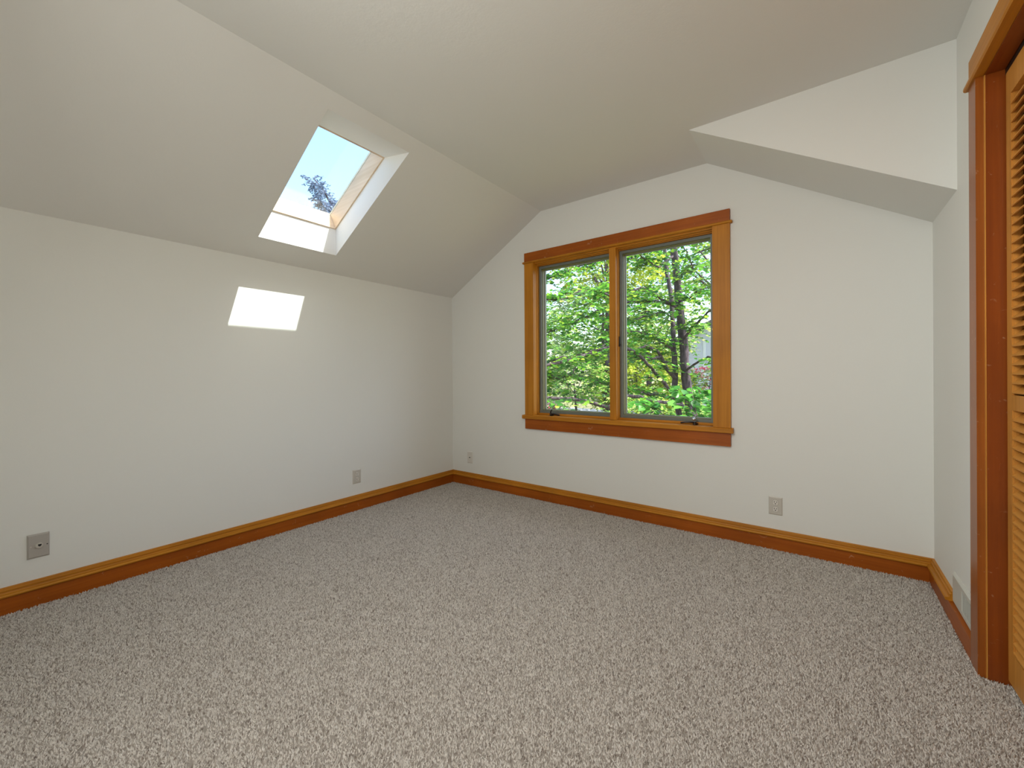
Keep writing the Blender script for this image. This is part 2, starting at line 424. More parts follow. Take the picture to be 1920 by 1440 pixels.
# latch levers on the reveal and the small hook on the right jamb
la = B(-1.3308, -1.322, YB + .048, YB + .066, 1.376, 1.4585); box(la, -1.330, -1.312, YB + .052, YB + .061, 1.385, 1.397)
obj('latch', la, BRONZE, win, .002)
lt = tube_mesh('hook', [[(-.6075, YB - .004, 1.500, .003), (-.601, YB - .010, 1.485, .003), (-.608, YB - .012, 1.462, .003), (-.600, YB - .010, 1.440, .003), (-.607, YB - .004, 1.415, .0025)]], 8)
hk = link('hook', lt, BRASS, win, smooth=True); hk['label'] = 'small brass hook on the right jamb'

# ------------------------------------------------------------------ baseboards (lower board and moulded cap)
CAP = [(0, .080), (.030, .080), (.0335, .084), (.034, .089), (.031, .094), (.025, .0955), (.019, .097), (.0162, .102), (.0155, .1075), (.0185, .108), (.0185, .111), (.0135, .1125), (.0105, .117), (.0125, .1175), (.0115, .123), (0, .1245)]
TB = .0219
def baseboard(name, side, a, b, cap_a=None, cap_b=None):
    """side: 'L' (on x=XL), 'B' (on y=YB), 'R' (on x=XR), 'F' (on y=YF)"""
    cap_a = a if cap_a is None else cap_a; cap_b = b if cap_b is None else cap_b
    if side in 'LR':
        s = 1 if side == 'L' else -1; x0 = XL if side == 'L' else XR
        lo = B(*sorted((x0, x0 + s * TB)), a, b, -.012, .080)
        cp = prism(bmesh.new(), [(x0 + s * t, z) for t, z in CAP], 'y', cap_a, cap_b)
        g = 'y'
    else:
        s = -1 if side == 'B' else 1; y0 = YB if side == 'B' else YF
        lo = B(a, b, *sorted((y0, y0 + s * TB)), -.012, .080)
        cp = bmesh.new(); va = [cp.verts.new((cap_a, y0 + s * t, z)) for t, z in CAP]; vb = [cp.verts.new((cap_b, y0 + s * t, z)) for t, z in CAP]
        n = len(CAP); cp.faces.new(va); cp.faces.new(vb[::-1])
        for i in range(n): cp.faces.new((va[i], va[(i + 1) % n], vb[(i + 1) % n], vb[i]))
        g = 'x'
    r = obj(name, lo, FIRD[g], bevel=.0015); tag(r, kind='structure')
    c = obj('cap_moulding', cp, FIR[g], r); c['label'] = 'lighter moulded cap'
    return r
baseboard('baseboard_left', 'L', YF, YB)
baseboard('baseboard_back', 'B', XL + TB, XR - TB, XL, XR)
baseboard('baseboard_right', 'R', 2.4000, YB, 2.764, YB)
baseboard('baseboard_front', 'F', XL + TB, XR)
# ------------------------------------------------------------------ louvred closet door with casing
door = empty('door_1', (XR, 1.53, 0)); tag(door, kind='structure')
XF = .4766
obj('side_casing', B(XF, XR, 2.312, 2.400, -.01, 2.268), CASE['z'], door, .0012)
obj('side_casing', B(XF, XR, .67, .758, -.01, 2.268), CASE['z'], door, .0012)
obj('head_casing', B(XF - .001, XR, .67, 2.393, 2.286, 2.372), FIR['y'], door, .002)
db = bmesh.new(); prism(db, [(XR, 2.266), (.4696, 2.266), (.4650, 2.270), (.4640, 2.276), (.4650, 2.283), (.4696, 2.286), (XR, 2.286)], 'y', .655, 2.413)
obj('head_bead', db, FIR['y'], door)
obj('jamb', B(XR + .0005, XR + .12, 2.304, 2.330, -.01, 2.265), FIRJ['z'], door, .0015)
je = obj('jamb_edge', B(XR - .0015, XR + .0015, 2.3025, 2.3125, -.01, 2.262), FIRG['z'], door, .001); je['label'] = 'thin lighter strip along the edge of the jamb'  # narrow strip of golden fir along the jamb's front edge
obj('jamb', B(XR + .0005, XR + .12, .74, .766, -.01, 2.265), FIRJ['z'], door, .0015)
obj('head_jamb', B(XR + .0005, XR + .12, .74, 2.330, 2.262, 2.285), FIRJ['y'], door, .0012)
tr = bmesh.new(); box(tr, .550, .556, .764, 2.306, 2.240, 2.265); box(tr, .572, .578, .764, 2.306, 2.240, 2.265); box(tr, .550, .578, .764, 2.306, 2.258, 2.265)
for yy in (2.27, 1.95, 1.55, 1.18, .82): disc_prism(tr, (.564, yy), .005, 'z', 2.222, 2.262, 8)
trk = obj('track', tr, BLACK, door); trk['label'] = 'black metal hanging track'
XD0, XD1 = .5480, .5760
PW = .3840
def slat_mesh():
    bm = bmesh.new(); w = .040; t = .0065; a = math.radians(42)
    ca, sa = math.cos(a), math.sin(a); cx = (XD0 + XD1) / 2
    pts = []
    for u, v in ((-w / 2, 0), (-w / 2 + .003, -t / 2), (w / 2 - .003, -t / 2), (w / 2, 0), (w / 2 - .003, t / 2), (-w / 2 + .003, t / 2)):
        pts.append((cx + u * ca - v * sa, u * sa + v * ca))
    prism(bm, pts, 'y', 0, PW - .0965)
    bmesh.ops.recalc_face_normals(bm, faces=bm.faces)
    me = bpy.data.meshes.new('slat'); bm.to_mesh(me); bm.free(); me.materials.append(FIRG['y'])
    me.transform(Matrix.Translation((-cx, 0, 0)))
    return me
SLAT = slat_mesh()
for pi in range(4):
    y1 = 2.2885 - pi * (PW + .002); y0 = y1 - PW
    d = bmesh.new(); zb, zt = .022, 2.236
    SW = .046
    box(d, XD0, XD1, y1 - SW, y1, zb, zt); box(d, XD0, XD1, y0, y0 + SW, zb, zt)
    for z0, z1 in ((zb, .138), (1.012, 1.066), (2.142, zt)): box(d, XD0, XD1, y0 + SW, y1 - SW, z0, z1)
    for yy in (y1 - SW - .004, y0 + SW):                                # moulded stops beside the slats
        for z0, z1 in ((.138, 1.012), (1.066, 2.142)):
            box(d, XD0 + .004, XD1 - .004, yy, yy + .004, z0, z1)
    leaf = obj('louvered_panel', d, FIRG['z'], door, .0012)
    base = world_loc(leaf)
    for z0, z1 in ((.138, 1.012), (1.066, 2.142)):
        z = z0 + .020
        while z < z1 - .012:
            s = bpy.data.objects.new('slat', SLAT); COL.objects.link(s); s.parent = leaf
            s.location = Vector(((XD0 + XD1) / 2, y0 + SW + .002, z)) - base
            z += .0332

# ------------------------------------------------------------------ wall plates and the register
def plate(bm, c, w, h, t, wall):
    """bevelled cover plate; wall 'B' faces -y, 'L' faces +x"""
    e = .006
    ring0 = [(-w / 2, -h / 2), (w / 2, -h / 2), (w / 2, h / 2), (-w / 2, h / 2)]
    ring1 = [(-w / 2 + e, -h / 2 + e), (w / 2 - e, -h / 2 + e), (w / 2 - e, h / 2 - e), (-w / 2 + e, h / 2 - e)]
    def P(u, v, n):
        return (c[0] + u, YB - n, c[1] + v) if wall == 'B' else (XL + n, c[0] + u, c[1] + v)
    rows = [[bm.verts.new(P(u, v, n)) for u, v in r] for r, n in ((ring0, 0), (ring0, t * .45), (ring1, t))]
    for r0, r1 in zip(rows, rows[1:]):
        for i in range(4): bm.faces.new((r0[i], r0[(i + 1) % 4], r1[(i + 1) % 4], r1[i]))
    bm.faces.new(rows[0]); bm.faces.new(rows[-1][::-1])
    return P
def lay(bm, P, poly, n0, n1):
    a = [bm.verts.new(P(u, v, n0)) for u, v in poly]; b = [bm.verts.new(P(u, v, n1)) for u, v in poly]
    k = len(poly); bm.faces.new(a); bm.faces.new(b[::-1])
    for i in range(k): bm.faces.new((a[i], a[(i + 1) % k], b[(i + 1) % k], b[i]))
def circ(cx, cz, r, n=16, sx=1, sz=1): return [(cx + r * sx * math.cos(2 * math.pi * i / n), cz + r * sz * math.sin(2 * math.pi * i / n)) for i in range(n)]
def rect(cx, cz, w, h): return [(cx - w / 2, cz - h / 2), (cx + w / 2, cz - h / 2), (cx + w / 2, cz + h / 2), (cx - w / 2, cz + h / 2)]

def duplex(name, c, wall, label, group=None):
    root = empty(name, (c[0], YB, c[1] - .06) if wall == 'B' else (XL, c[0], c[1] - .06))
    tag(root, label, 'outlet')
    bm = bmesh.new(); P = plate(bm, c, .0765, .118, .006, wall); obj('cover_plate', bm, PLATE, root)
    for s in (-1, 1):
        cz = s * .0215
        gp = bmesh.new(); lay(gp, P, [(max(-.0158, min(.0158, u)), v) for u, v in circ(0, cz, .0188, 24)], .0055, .0063); obj('recess', gp, RECESS, root)
        f = bmesh.new(); lay(f, P, [(max(-.0145, min(.0145, u)), v) for u, v in circ(0, cz, .0175, 24)], .0055, .0082)
        r = obj('receptacle', f, SOCKET, root)
        h = bmesh.new(); lay(h, P, rect(-.0065, cz + .004, .0028, .0095), .0082, .0086); lay(h, P, rect(.0065, cz + .004, .0028, .008), .0082, .0086)
        lay(h, P, circ(0, cz - .0075, .0034, 10), .0082, .0086)
        obj('slots', h, SLOT, r)
    sc = bmesh.new(); lay(sc, P, circ(0, 0, .0028, 10), .006, .0072); obj('screw', sc, PLATE_G, root)
    return root
duplex('duplex_outlet', (-.2370, .2795), 'B', 'almond duplex outlet low on the window wall, right of the window')
duplex('duplex_outlet', (2.0330, .2820), 'L', 'almond duplex outlet low on the left wall near the far corner')
# coax plate
c = (-2.9455, .2845)
root = empty('cable_plate', (c[0], YB, c[1] - .06)); tag(root, 'blank almond wall plate with one small round cable jack, window wall by the corner', 'wall plate')
bm = bmesh.new(); P = plate(bm, c, .0765, .122, .006, 'B'); obj('cover_plate', bm, SOCKET, root)
j = bmesh.new(); lay(j, P, circ(0, 0, .0065, 6), .006, .009); lay(j, P, circ(0, 0, .0045, 12), .009, .015); obj('cable_jack', j, plain('jack_metal', (.16, .15, .14), .35, .8), root)
for s in (-1, 1):
    sc = bmesh.new(); lay(sc, P, circ(0, s * .042, .0026, 10), .006, .007); obj('screw', sc, PLATE, root)
# phone plate
c = (.2302, .2945)
root = empty('phone_plate', (XL, c[0], c[1] - .06)); tag(root, 'grey-beige phone plate with a raised round jack on the left wall', 'wall plate')
bm = bmesh.new(); P = plate(bm, c, .0760, .120, .010, 'L'); obj('cover_plate', bm, PLATE_G, root)
j = bmesh.new(); lay(j, P, circ(.002, .002, .0145, 24, 1, .92), .010, .0135); lay(j, P, [(max(-.009, min(.013, u)), v) for u, v in circ(.002, .002, .0135, 24, 1, .9)], .0135, .019)
jo = obj('phone_jack', j, PLATE, root, .001)
h = bmesh.new(); lay(h, P, rect(.004, .005, .012, .008), .019, .0194); lay(h, P, rect(.004, -.0005, .007, .004), .019, .0194); obj('socket_hole', h, SLOT, jo)
sc = bmesh.new(); lay(sc, P, circ(-.025, 0, .003, 10), .010, .0112); obj('screw', sc, PLATE, root)
sc = bmesh.new(); lay(sc, P, circ(.030, 0, .0028, 10), .010, .0104); h_ = obj('screw_hole', sc, SLOT, root)

# heating register on the right wall, above the lower baseboard
reg = empty('floor_register', (XR, 2.585, .080)); tag(reg, 'white metal wall register with slatted grille beside the closet casing', 'vent')
rb = bmesh.new(); y0, y1, z0, z1 = 2.412, 2.7585, .0815, .222; n0 = XR
def rp_(n, m): return [(n, y0 + m, z0 + m), (n, y1 - m, z0 + m), (n, y1 - m, z1 - m), (n, y0 + m, z1 - m)]
gy0, gy1, gz0, gz1 = 2.450, 2.601, .108, .196
rows = [rp_(n0, 0), rp_(n0 - .003, 0), rp_(n0 - .010, .010)]
R_ = [[rb.verts.new(p) for p in r] for r in rows]
for r0, r1 in zip(R_, R_[1:]):
    for i in range(4): rb.faces.new((r0[i], r0[(i + 1) % 4], r1[(i + 1) % 4], r1[i]))
inner = [rb.verts.new(p) for p in ((n0 - .010, gy0, gz0), (n0 - .010, gy1, gz0), (n0 - .010, gy1, gz1), (n0 - .010, gy0, gz1))]
back = [rb.verts.new(p) for p in ((n0 - .001, gy0, gz0), (n0 - .001, gy1, gz0), (n0 - .001, gy1, gz1), (n0 - .001, gy0, gz1))]
for i in range(4):
    k = (i + 1) % 4
    rb.faces.new((R_[2][i], R_[2][k], inner[k], inner[i])); rb.faces.new((inner[i], inner[k], back[k], back[i]))
rb.faces.new(back)
obj('grille_plate', rb, VENTM, reg)
SL_ = bpy.data.meshes.new('grille_slat'); b_ = bmesh.new(); prism(b_, [(-.0035, -.0040), (-.0025, -.0046), (.0035, .0040), (.0025, .0046)], 'z', gz0, gz1)
bmesh.ops.recalc_face_normals(b_, faces=b_.faces); b_.to_mesh(SL_); b_.free(); SL_.materials.append(VENTM)
SL_.transform(Matrix.Translation((0, 0, -gz0)))
for i in range(14):
    s = bpy.data.objects.new('grille_slat', SL_); COL.objects.link(s); s.parent = reg
    s.location = Vector((n0 - .0062, gy0 + .006 + i * .0107, gz0)) - world_loc(reg)
sc = bmesh.new(); disc_prism(sc, (y1 - .006, .176), .003, 'x', XR - .0088, XR - .0045, 10); obj('screw', sc, PLATE_G, reg)

# ------------------------------------------------------------------ carpet pile
def cones(xy, h, r, seed, zb):
    g = np.random.default_rng(seed); n = len(xy)
    ang = g.uniform(0, 2 * np.pi, n)
    V = np.empty((n, 4, 3), np.float32)
    hh = h * g.uniform(.75, 1.15, n); rr = r * g.uniform(.75, 1.25, n)
    tilt = np.stack([g.normal(0, .35, n), g.normal(0, .35, n)], 1) * hh[:, None]
    for k in range(3):
        a = ang + k * 2 * np.pi / 3
        V[:, k, 0] = xy[:, 0] + rr * np.cos(a) ; V[:, k, 1] = xy[:, 1] + rr * np.sin(a); V[:, k, 2] = zb
    V[:, 3, :2] = xy + tilt; V[:, 3, 2] = zb + hh
    I = np.arange(n, dtype=np.int32)[:, None] * 4
    F = np.concatenate([I + np.array([0, 1, 3]), I + np.array([1, 2, 3]), I + np.array([2, 0, 3])], 1).reshape(-1, 3)
    return V.reshape(-1, 3), F
def tri_mesh(name, V, F):
    me = bpy.data.meshes.new(name); k = F.shape[1]
    me.vertices.add(len(V)); me.vertices.foreach_set('co', np.ascontiguousarray(V, np.float32).ravel())
    me.loops.add(len(F) * k); me.loops.foreach_set('vertex_index', np.ascontiguousarray(F, np.int32).ravel())
    me.polygons.add(len(F)); me.polygons.foreach_set('loop_start', np.arange(0, len(F) * k, k, dtype=np.int32))
    me.polygons.foreach_set('loop_total', np.full(len(F), k, np.int32))
    me.update(calc_edges=True)
    return me
def pile(x0, x1, y0, y1, dens, seed):
    n = int((x1 - x0) * (y1 - y0) * dens); g = np.random.default_rng(seed)
    return np.stack([g.uniform(x0, x1, n), g.uniform(y0, y1, n)], 1)
xy = np.concatenate([pile(XL + TB - .002, XR - TB + .002, -.02, YB - TB + .002, 36000, 1), pile(XR - TB, XR + .10, .77, 2.30, 36000, 2), pile(XL + TB, XR, YF, -.02, 26000, 3)])
V, F = cones(xy, .0105, .0036, 5, -.009)
CARPET = island_ramp('carpet_yarn', [(0.0, (.24, .195, .165)), (.15, (.46, .41, .36)), (.5, (.66, .605, .545)), (1.0, (.82, .77, .71))], .95, spec=.1)
cp = link('carpet_pile', tri_mesh('carpet_pile', V, F), CARPET, floor); cp['kind'] = 'stuff'

# ------------------------------------------------------------------ outdoors
GZ_ = -.60
gr = bmesh.new(); bmesh.ops.create_grid(gr, x_segments=2, y_segments=2, size=90, matrix=Matrix.Translation((0, 40, GZ_ - .0)))
m, nt, b = mat('garden_ground')
tc = nt.nodes.new('ShaderNodeTexCoord'); nz = nt.nodes.new('ShaderNodeTexNoise'); nz.inputs['Scale'].default_value = 3; nz.inputs['Detail'].default_value = 8
rp = nt.nodes.new('ShaderNodeValToRGB'); rp.color_ramp.elements[0].color = (.07, .10, .02, 1); rp.color_ramp.elements[1].color = (.26, .22, .12, 1); rp.color_ramp.elements[0].position = .4; rp.color_ramp.elements[1].position = .6
nt.links.new(tc.outputs['Object'], nz.inputs['Vector']); nt.links.new(nz.outputs[0], rp.inputs[0]); nt.links.new(rp.outputs[0], b.inputs['Base Color']); b.inputs['Roughness'].default_value = .95
g_ = obj('ground', gr, m); tag(g_, kind='structure')
rd = bmesh.new(); prism(rd, [(-22, 14.5), (-2, 13.2), (-1, 17.6), (-22, 20.5)], 'z', GZ_ - .1, GZ_ + .03)
dr = obj('driveway', rd, plain('pale_concrete', (.52, .46, .44), .85, bump=(40, .3, .01))); tag(dr, kind='structure')

BARK = None
m, nt, b = mat('bark')
tc = nt.nodes.new('ShaderNodeTexCoord'); mp = nt.nodes.new('ShaderNodeMapping'); mp.inputs['Scale'].default_value = (22, 22, 5)
nz = nt.nodes.new('ShaderNodeTexNoise'); nz.inputs['Scale'].default_value = 1.3; nz.inputs['Detail'].default_value = 8; nz.inputs['Roughness'].default_value = .7
rp = nt.nodes.new('ShaderNodeValToRGB'); rp.color_ramp.elements[0].position = .38; rp.color_ramp.elements[1].position = .66
rp.color_ramp.elements[0].color = (.022, .014, .020, 1); rp.color_ramp.elements[1].color = (.125, .088, .11, 1)
bp = nt.nodes.new('ShaderNodeBump'); bp.inputs['Strength'].default_value = .9; bp.inputs['Distance'].default_value = .02
nt.links.new(tc.outputs['Object'], mp.inputs[0]); nt.links.new(mp.outputs[0], nz.inputs['Vector']); nt.links.new(nz.outputs[0], rp.inputs[0]); nt.links.new(rp.outputs[0], b.inputs['Base Color'])
nt.links.new(nz.outputs[0], bp.inputs['Height']); nt.links.new(bp.outputs[0], b.inputs['Normal']); b.inputs['Roughness'].default_value = .9
BARK = m
LEAF = island_ramp('leaf_green', [(0, (.02, .09, .02)), (.35, (.055, .21, .025)), (.7, (.14, .38, .035)), (1, (.42, .62, .06))], .45, .45)
LEAFY = island_ramp('leaf_yellow_green', [(0, (.20, .34, .03)), (.5, (.42, .52, .06)), (1, (.68, .66, .10))], .5, .45)
LEAFM = island_ramp('leaf_mid_green', [(0, (.05, .16, .03)), (.4, (.17, .38, .06)), (.8, (.45, .58, .13)), (1, (.72, .70, .35))], .5, .4)
LEAFB = island_ramp('leaf_haze_blue', [(0, (.12, .16, .25)), (.6, (.24, .29, .42)), (1, (.36, .42, .55))], .6, .25)  # bluish haze over the far tree put into the leaf colour
TWIGM = island_ramp('twig_brown', [(0, (.05, .032, .035)), (1, (.17, .12, .12))], .85)
PETAL = island_ramp('petal_pink', [(0, (.62, .06, .12)), (.5, (.85, .16, .24)), (1, (.95, .45, .52))], .5, .3)
PETALW = island_ramp('petal_pale', [(0, (.75, .45, .62)), (.5, (.90, .80, .85)), (1, (.95, .93, .92))], .5, .3)

LT = np.array([(0, 0, 0), (.36, .30, .06), (.40, .62, .07), (0, 1.0, -.05), (-.40, .62, .07), (-.36, .30, .06), (0, .5, -.03)], float)
LF = np.array([(0, 1, 6), (1, 2, 6), (2, 3, 6), (3, 4, 6), (4, 5, 6), (5, 0, 6)])
LT2 = np.array([(0, 0, 0), (.42, .5, .08), (0, 1.0, -.04), (-.42, .5, .08)], float)
LF2 = np.array([(0, 1, 2), (0, 2, 3)])
def leaf_arrays(P, D, Nn, S, T=LT, TF=LF):
    """P base points, D growth directions, Nn approximate normals, S sizes"""
    D = D / np.linalg.norm(D, axis=1, keepdims=True)
    X = np.cross(D, Nn); X /= np.maximum(np.linalg.norm(X, axis=1, keepdims=True), 1e-6); Z = np.cross(X, D)
    V = P[:, None, :] + S[:, None, None] * (T[None, :, 0:1] * X[:, None, :] + T[None, :, 1:2] * D[:, None, :] + T[None, :, 2:3] * Z[:, None, :])
    I = np.arange(len(P))[:, None, None] * len(T) + TF[None]
    return V.reshape(-1, 3), I.reshape(-1, 3)

def spray(base, direction, length, nleaf, size, g, droop=.25):
    """a twig with leaves in two rows; returns twig path and leaf arrays P, D, N, S"""
    d = np.array(direction, float); d /= np.linalg.norm(d)
    t = np.linspace(0, 1, 5); path = [np.array(base) + d * length * s + np.array([0, 0, -droop * length * s * s]) for s in t]
    s = (np.arange(nleaf) + .6) / nleaf
    Pb = np.array(base)[None] + d[None] * (length * s)[:, None] + np.stack([np.zeros(nleaf), np.zeros(nleaf), -droop * length * s * s], 1)
    side = np.cross(d, (0, 0, 1.0)); side /= max(np.linalg.norm(side), 1e-6)
    sg = np.where(np.arange(nleaf) % 2 == 0, 1, -1)[:, None]
    D = side[None] * sg + d[None] * .7 + g.normal(0, .25, (nleaf, 3)); D[:, 2] -= .25
    Nn = np.array([0, 0, 1.0])[None] + g.normal(0, .38, (nleaf, 3))
    S = size * g.uniform(.65, 1.2, nleaf)
    return path, Pb + D * .01, D, Nn, S

def foliage(name, sprays, matl, parent, twigs=True, T=LT, TF=LF, rt=.0035):
    P = np.concatenate([s[1] for s in sprays]); D = np.concatenate([s[2] for s in sprays]); Nn = np.concatenate([s[3] for s in sprays]); S = np.concatenate([s[4] for s in sprays])
    V, F = leaf_arrays(P, D, Nn, S, T, TF)
    o = link(name, tri_mesh(name, V, F), matl, parent); o['kind'] = 'stuff'
    if twigs:
        tm = tube_mesh('twigs', [[(*p, rt * (1.3 - i * .25)) for i, p in enumerate(s[0])] for s in sprays], 3)
        t = link('twigs', tm, TWIGM, parent); t['kind'] = 'stuff'
    return o

# --- the big twin-trunked tree in front of the window
g = np.random.default_rng(21)
tree = empty('broadleaf_tree', (-1.9, 8.0, GZ_)); tag(tree, 'large twin-trunked broadleaf tree with dark bark just outside the window', 'tree')
trA = [(-1.80, 8.02, GZ_ - .1), (-1.82, 8.0, -.2), (-1.90, 7.94, .57), (-1.96, 7.9, 1.15), (-1.99, 7.88, 1.74), (-2.04, 7.84, 2.32), (-2.08, 7.81, 2.9), (-2.1, 7.67, 3.46), (-2.12, 7.54, 3.99), (-2.13, 7.4, 4.61), (-2.1, 7.35, 6.0)]
trB = [(-1.95, 8.03, GZ_ - .1), (-1.98, 8.02, -.3), (-2.13, 7.9, .71), (-2.14, 7.89, 1.16), (-2.16, 7.88, 1.65), (-2.2, 7.97, 2.05), (-2.25, 8.06, 2.57), (-2.35, 8.11, 3.2), (-2.42, 8.18, 3.96), (-2.5, 8.2, 5.2)]
link('trunk', tube_mesh('trunk', [resample(trA, (.098, .035), .08, .004)], 16, .07), BARK, tree, smooth=True)
link('trunk', tube_mesh('trunk', [resample(trB, (.062, .022), .08, .004)], 14, .07), BARK, tree, smooth=True)
BR = [
 ([(-2.13, 7.9, 1.04), (-2.21, 7.59, 1.25), (-2.22, 7.33, 1.46), (-2.26, 7.05, 1.57), (-2.26, 6.68, 1.61), (-2.27, 6.29, 1.53)], .042, .012),
 ([(-2.17, 7.87, 1.6), (-2.24, 7.56, 1.68), (-2.28, 7.29, 1.76), (-2.33, 6.88, 1.81), (-2.38, 6.47, 1.82), (-2.4, 6.07, 1.78), (-2.45, 5.79, 1.71)], .032, .012),
 ([(-1.84, 7.96, .35), (-2.0, 7.0, .89), (-2.08, 6.69, 1.11), (-2.14, 6.39, 1.3), (-2.19, 6.1, 1.45), (-2.22, 5.83, 1.51), (-2.24, 5.57, 1.53), (-2.31, 5.27, 1.51), (-2.36, 4.98, 1.45), (-2.44, 4.67, 1.36), (-2.52, 4.48, 1.31), (-2.61, 4.16, 1.26), (-2.73, 3.96, 1.21)], .030, .018),
 ([(-2.22, 7.33, 1.46), (-2.27, 7.05, 1.41), (-2.31, 6.64, 1.44), (-2.3, 6.27, 1.47), (-2.31, 5.89, 1.54)], .022, .01),
 ([(-2.45, 5.79, 1.71), (-2.37, 5.6, 1.57), (-2.45, 5.41, 1.54), (-2.51, 5.12, 1.45), (-2.56, 4.83, 1.39), (-2.67, 4.62, 1.36), (-2.77, 4.42, 1.31)], .018, .013),
 ([(-2.42, 4.75, 1.38), (-2.49, 4.7, 1.3), (-2.51, 4.62, 1.18), (-2.60, 4.6, 1.10)], .010, .005),
 ([(-1.82, 7.99, .1), (-1.67, 6.65, .62), (-1.94, 5.79, .78), (-2.08, 5.44, .85), (-2.15, 4.89, .74), (-2.26, 4.68, .8), (-2.43, 4.43, .85), (-2.58, 4.19, .87), (-2.73, 3.98, .88)], .030, .019),
 ([(-2.12, 7.9, .70), (-2.45, 6.91, .84), (-2.65, 6.26, .97), (-2.75, 5.69, 1.07), (-2.91, 5.32, 1.13), (-3.09, 4.93, 1.14), (-3.23, 4.82, 1.15)], .034, .020),
 ([(-1.99, 7.88, 1.74), (-1.81, 7.64, 1.92), (-1.59, 7.43, 2.05), (-1.38, 7.21, 2.18), (-1.17, 7.12, 2.31)], .026, .012),
 ([(-2.06, 7.83, 2.47), (-1.84, 7.62, 2.46), (-1.65, 7.51, 2.56), (-1.41, 7.44, 2.59)], .018, .008),
 ([(-2.11, 7.79, 2.81), (-1.92, 7.56, 2.88), (-1.75, 7.43, 2.97), (-1.71, 7.34, 3.01)], .02, .01),
 ([(-2.2, 7.98, 2.15), (-2.24, 7.57, 2.26), (-2.33, 7.12, 2.17), (-2.45, 6.66, 2.04), (-2.49, 6.26, 1.96)], .018, .008),
 ([(-2.11, 7.67, 3.26), (-2.22, 7.21, 3.0), (-2.27, 6.8, 3.01), (-2.3, 6.4, 3.05)], .022, .01),
 ([(-1.92, 7.56, 2.9), (-1.72, 7.46, 2.92), (-1.69, 6.98, 3.03), (-1.67, 6.62, 3.1)], .014, .008),
 ([(-2.04, 7.84, 2.32), (-2.15, 7.13, 2.43), (-2.23, 6.32, 2.48), (-2.31, 5.65, 2.23), (-2.43, 5.05, 2.3), (-2.57, 4.57, 2.11), (-2.68, 4.24, 2.05)], .024, .009),
 ([(-2.1, 7.6, 3.6), (-2.4, 6.9, 3.3), (-2.9, 6.2, 3.0), (-3.3, 5.7, 2.75), (-3.7, 5.3, 2.5)], .024, .009),
 ([(-2.05, 7.84, 2.4), (-2.6, 7.5, 2.5), (-3.2, 7.1, 2.35), (-3.8, 6.9, 2.1), (-4.4, 6.7, 1.9)], .026, .01),
 ([(-2.16, 7.9, 1.3), (-2.7, 7.7, 1.55), (-3.3, 7.4, 1.6), (-3.9, 7.2, 1.45), (-4.5, 7.0, 1.3)], .026, .01),
 ([(-2.12, 7.5, 4.2), (-1.7, 7.0, 3.8), (-1.3, 6.5, 3.5), (-1.1, 6.0, 3.2), (-.9, 5.6, 3.0)], .024, .009),
 ([(-1.96, 7.9, 1.2), (-1.5, 7.3, 1.4), (-1.1, 6.7, 1.35), (-.8, 6.2, 1.25)], .022, .008),
]
for path, r0, r1 in BR:
    link('branch', tube_mesh('branch', [resample(path, (r0, r1), .10, .008)], 8, .12), BARK, tree, smooth=True)
sp = []
for bi, (path, r0, r1) in enumerate(BR):
    pts = [Vector(p) for p in path]
    L = sum((pts[i + 1] - pts[i]).length for i in range(len(pts) - 1))
    bare = bi in (0, 2, 3, 4, 5, 6)                    # the dark limbs stay half bare
    for k in range(int(L * (9 if bare else 19))):
        i = random.randrange(len(pts) - 1); t = random.random()
        if i == 0 and t < .5: continue
        if bi == 6 and random.random() < .6: continue
        p = pts[i].lerp(pts[i + 1], t)
        a = random.uniform(0, 2 * math.pi)
        d = (math.cos(a), math.sin(a), random.uniform(-.1, .45))
        q = (p.x, p.y, p.z)
        # keep the gap through which the pale house shows
        ex, ez = p.x / p.y, (p.z - H) / p.y
        if -.275 < ex < -.16 and -.01 < ez < .10 and random.random() < .8: continue
        sp.append(spray(q, d, random.uniform(.22, .55), random.randint(9, 17), .072, g, .3))
for k in range(150):                                    # canopy above and to both sides
    yy = random.uniform(4.9, 9.5); ex = random.uniform(-.85, .05); ez = random.uniform(.10, .45)
    zc = H + ez * yy
    a = random.uniform(0, 2 * math.pi)
    sp.append(spray((ex * yy, yy, zc), (math.cos(a), math.sin(a), .1), random.uniform(.3, .6), random.randint(12, 20), .075, g, .3))
for k in range(110):                                    # left-hand sprays in flat layers
    yy = random.uniform(4.6, 8.5); ex = random.uniform(-.75, -.40); ez = random.choice((-.045, .045, .07, .10, .14, .17)) + random.gauss(0, .008)
    a = random.uniform(0, 2 * math.pi)
    sp.append(spray((ex * yy, yy, H + ez * yy), (math.cos(a), math.sin(a), .05), random.uniform(.3, .55), random.randint(12, 18), .075, g, .25))
foliage('leaves', sp, LEAF, tree)

# --- near leafy shoots low in the right pane: big leaves one can pick apart
sh = empty('hazel_shrub', (-1.03, 4.72, GZ_)); tag(sh, 'young broad-leaved shrub with thin dark stems close below the right pane', 'shrub')
stems = [[(-.98, 4.74, GZ_ - .05), (-1.0, 4.73, .2), (-1.03, 4.72, .58), (-1.09, 4.81, .74), (-1.21, 4.97, .82), (-1.36, 5.1, .9), (-1.55, 5.21, .99)],
         [(-1.09, 4.81, .74), (-1.13, 4.9, .84), (-1.17, 5.0, .91), (-1.20, 5.1, 1.0)],
         [(-1.0, 4.75, .3), (-1.3, 5.0, .55), (-1.7, 5.2, .72), (-2.0, 5.3, .80)],
         [(-1.0, 4.75, .25), (-.9, 4.95, .6), (-.98, 5.15, .84), (-1.0, 5.3, .95)]]
for s_ in stems: link('stem', tube_mesh('stem', [resample(s_, (.009, .003), .08, .003)], 6), TWIGM, sh, smooth=True)
LM = []
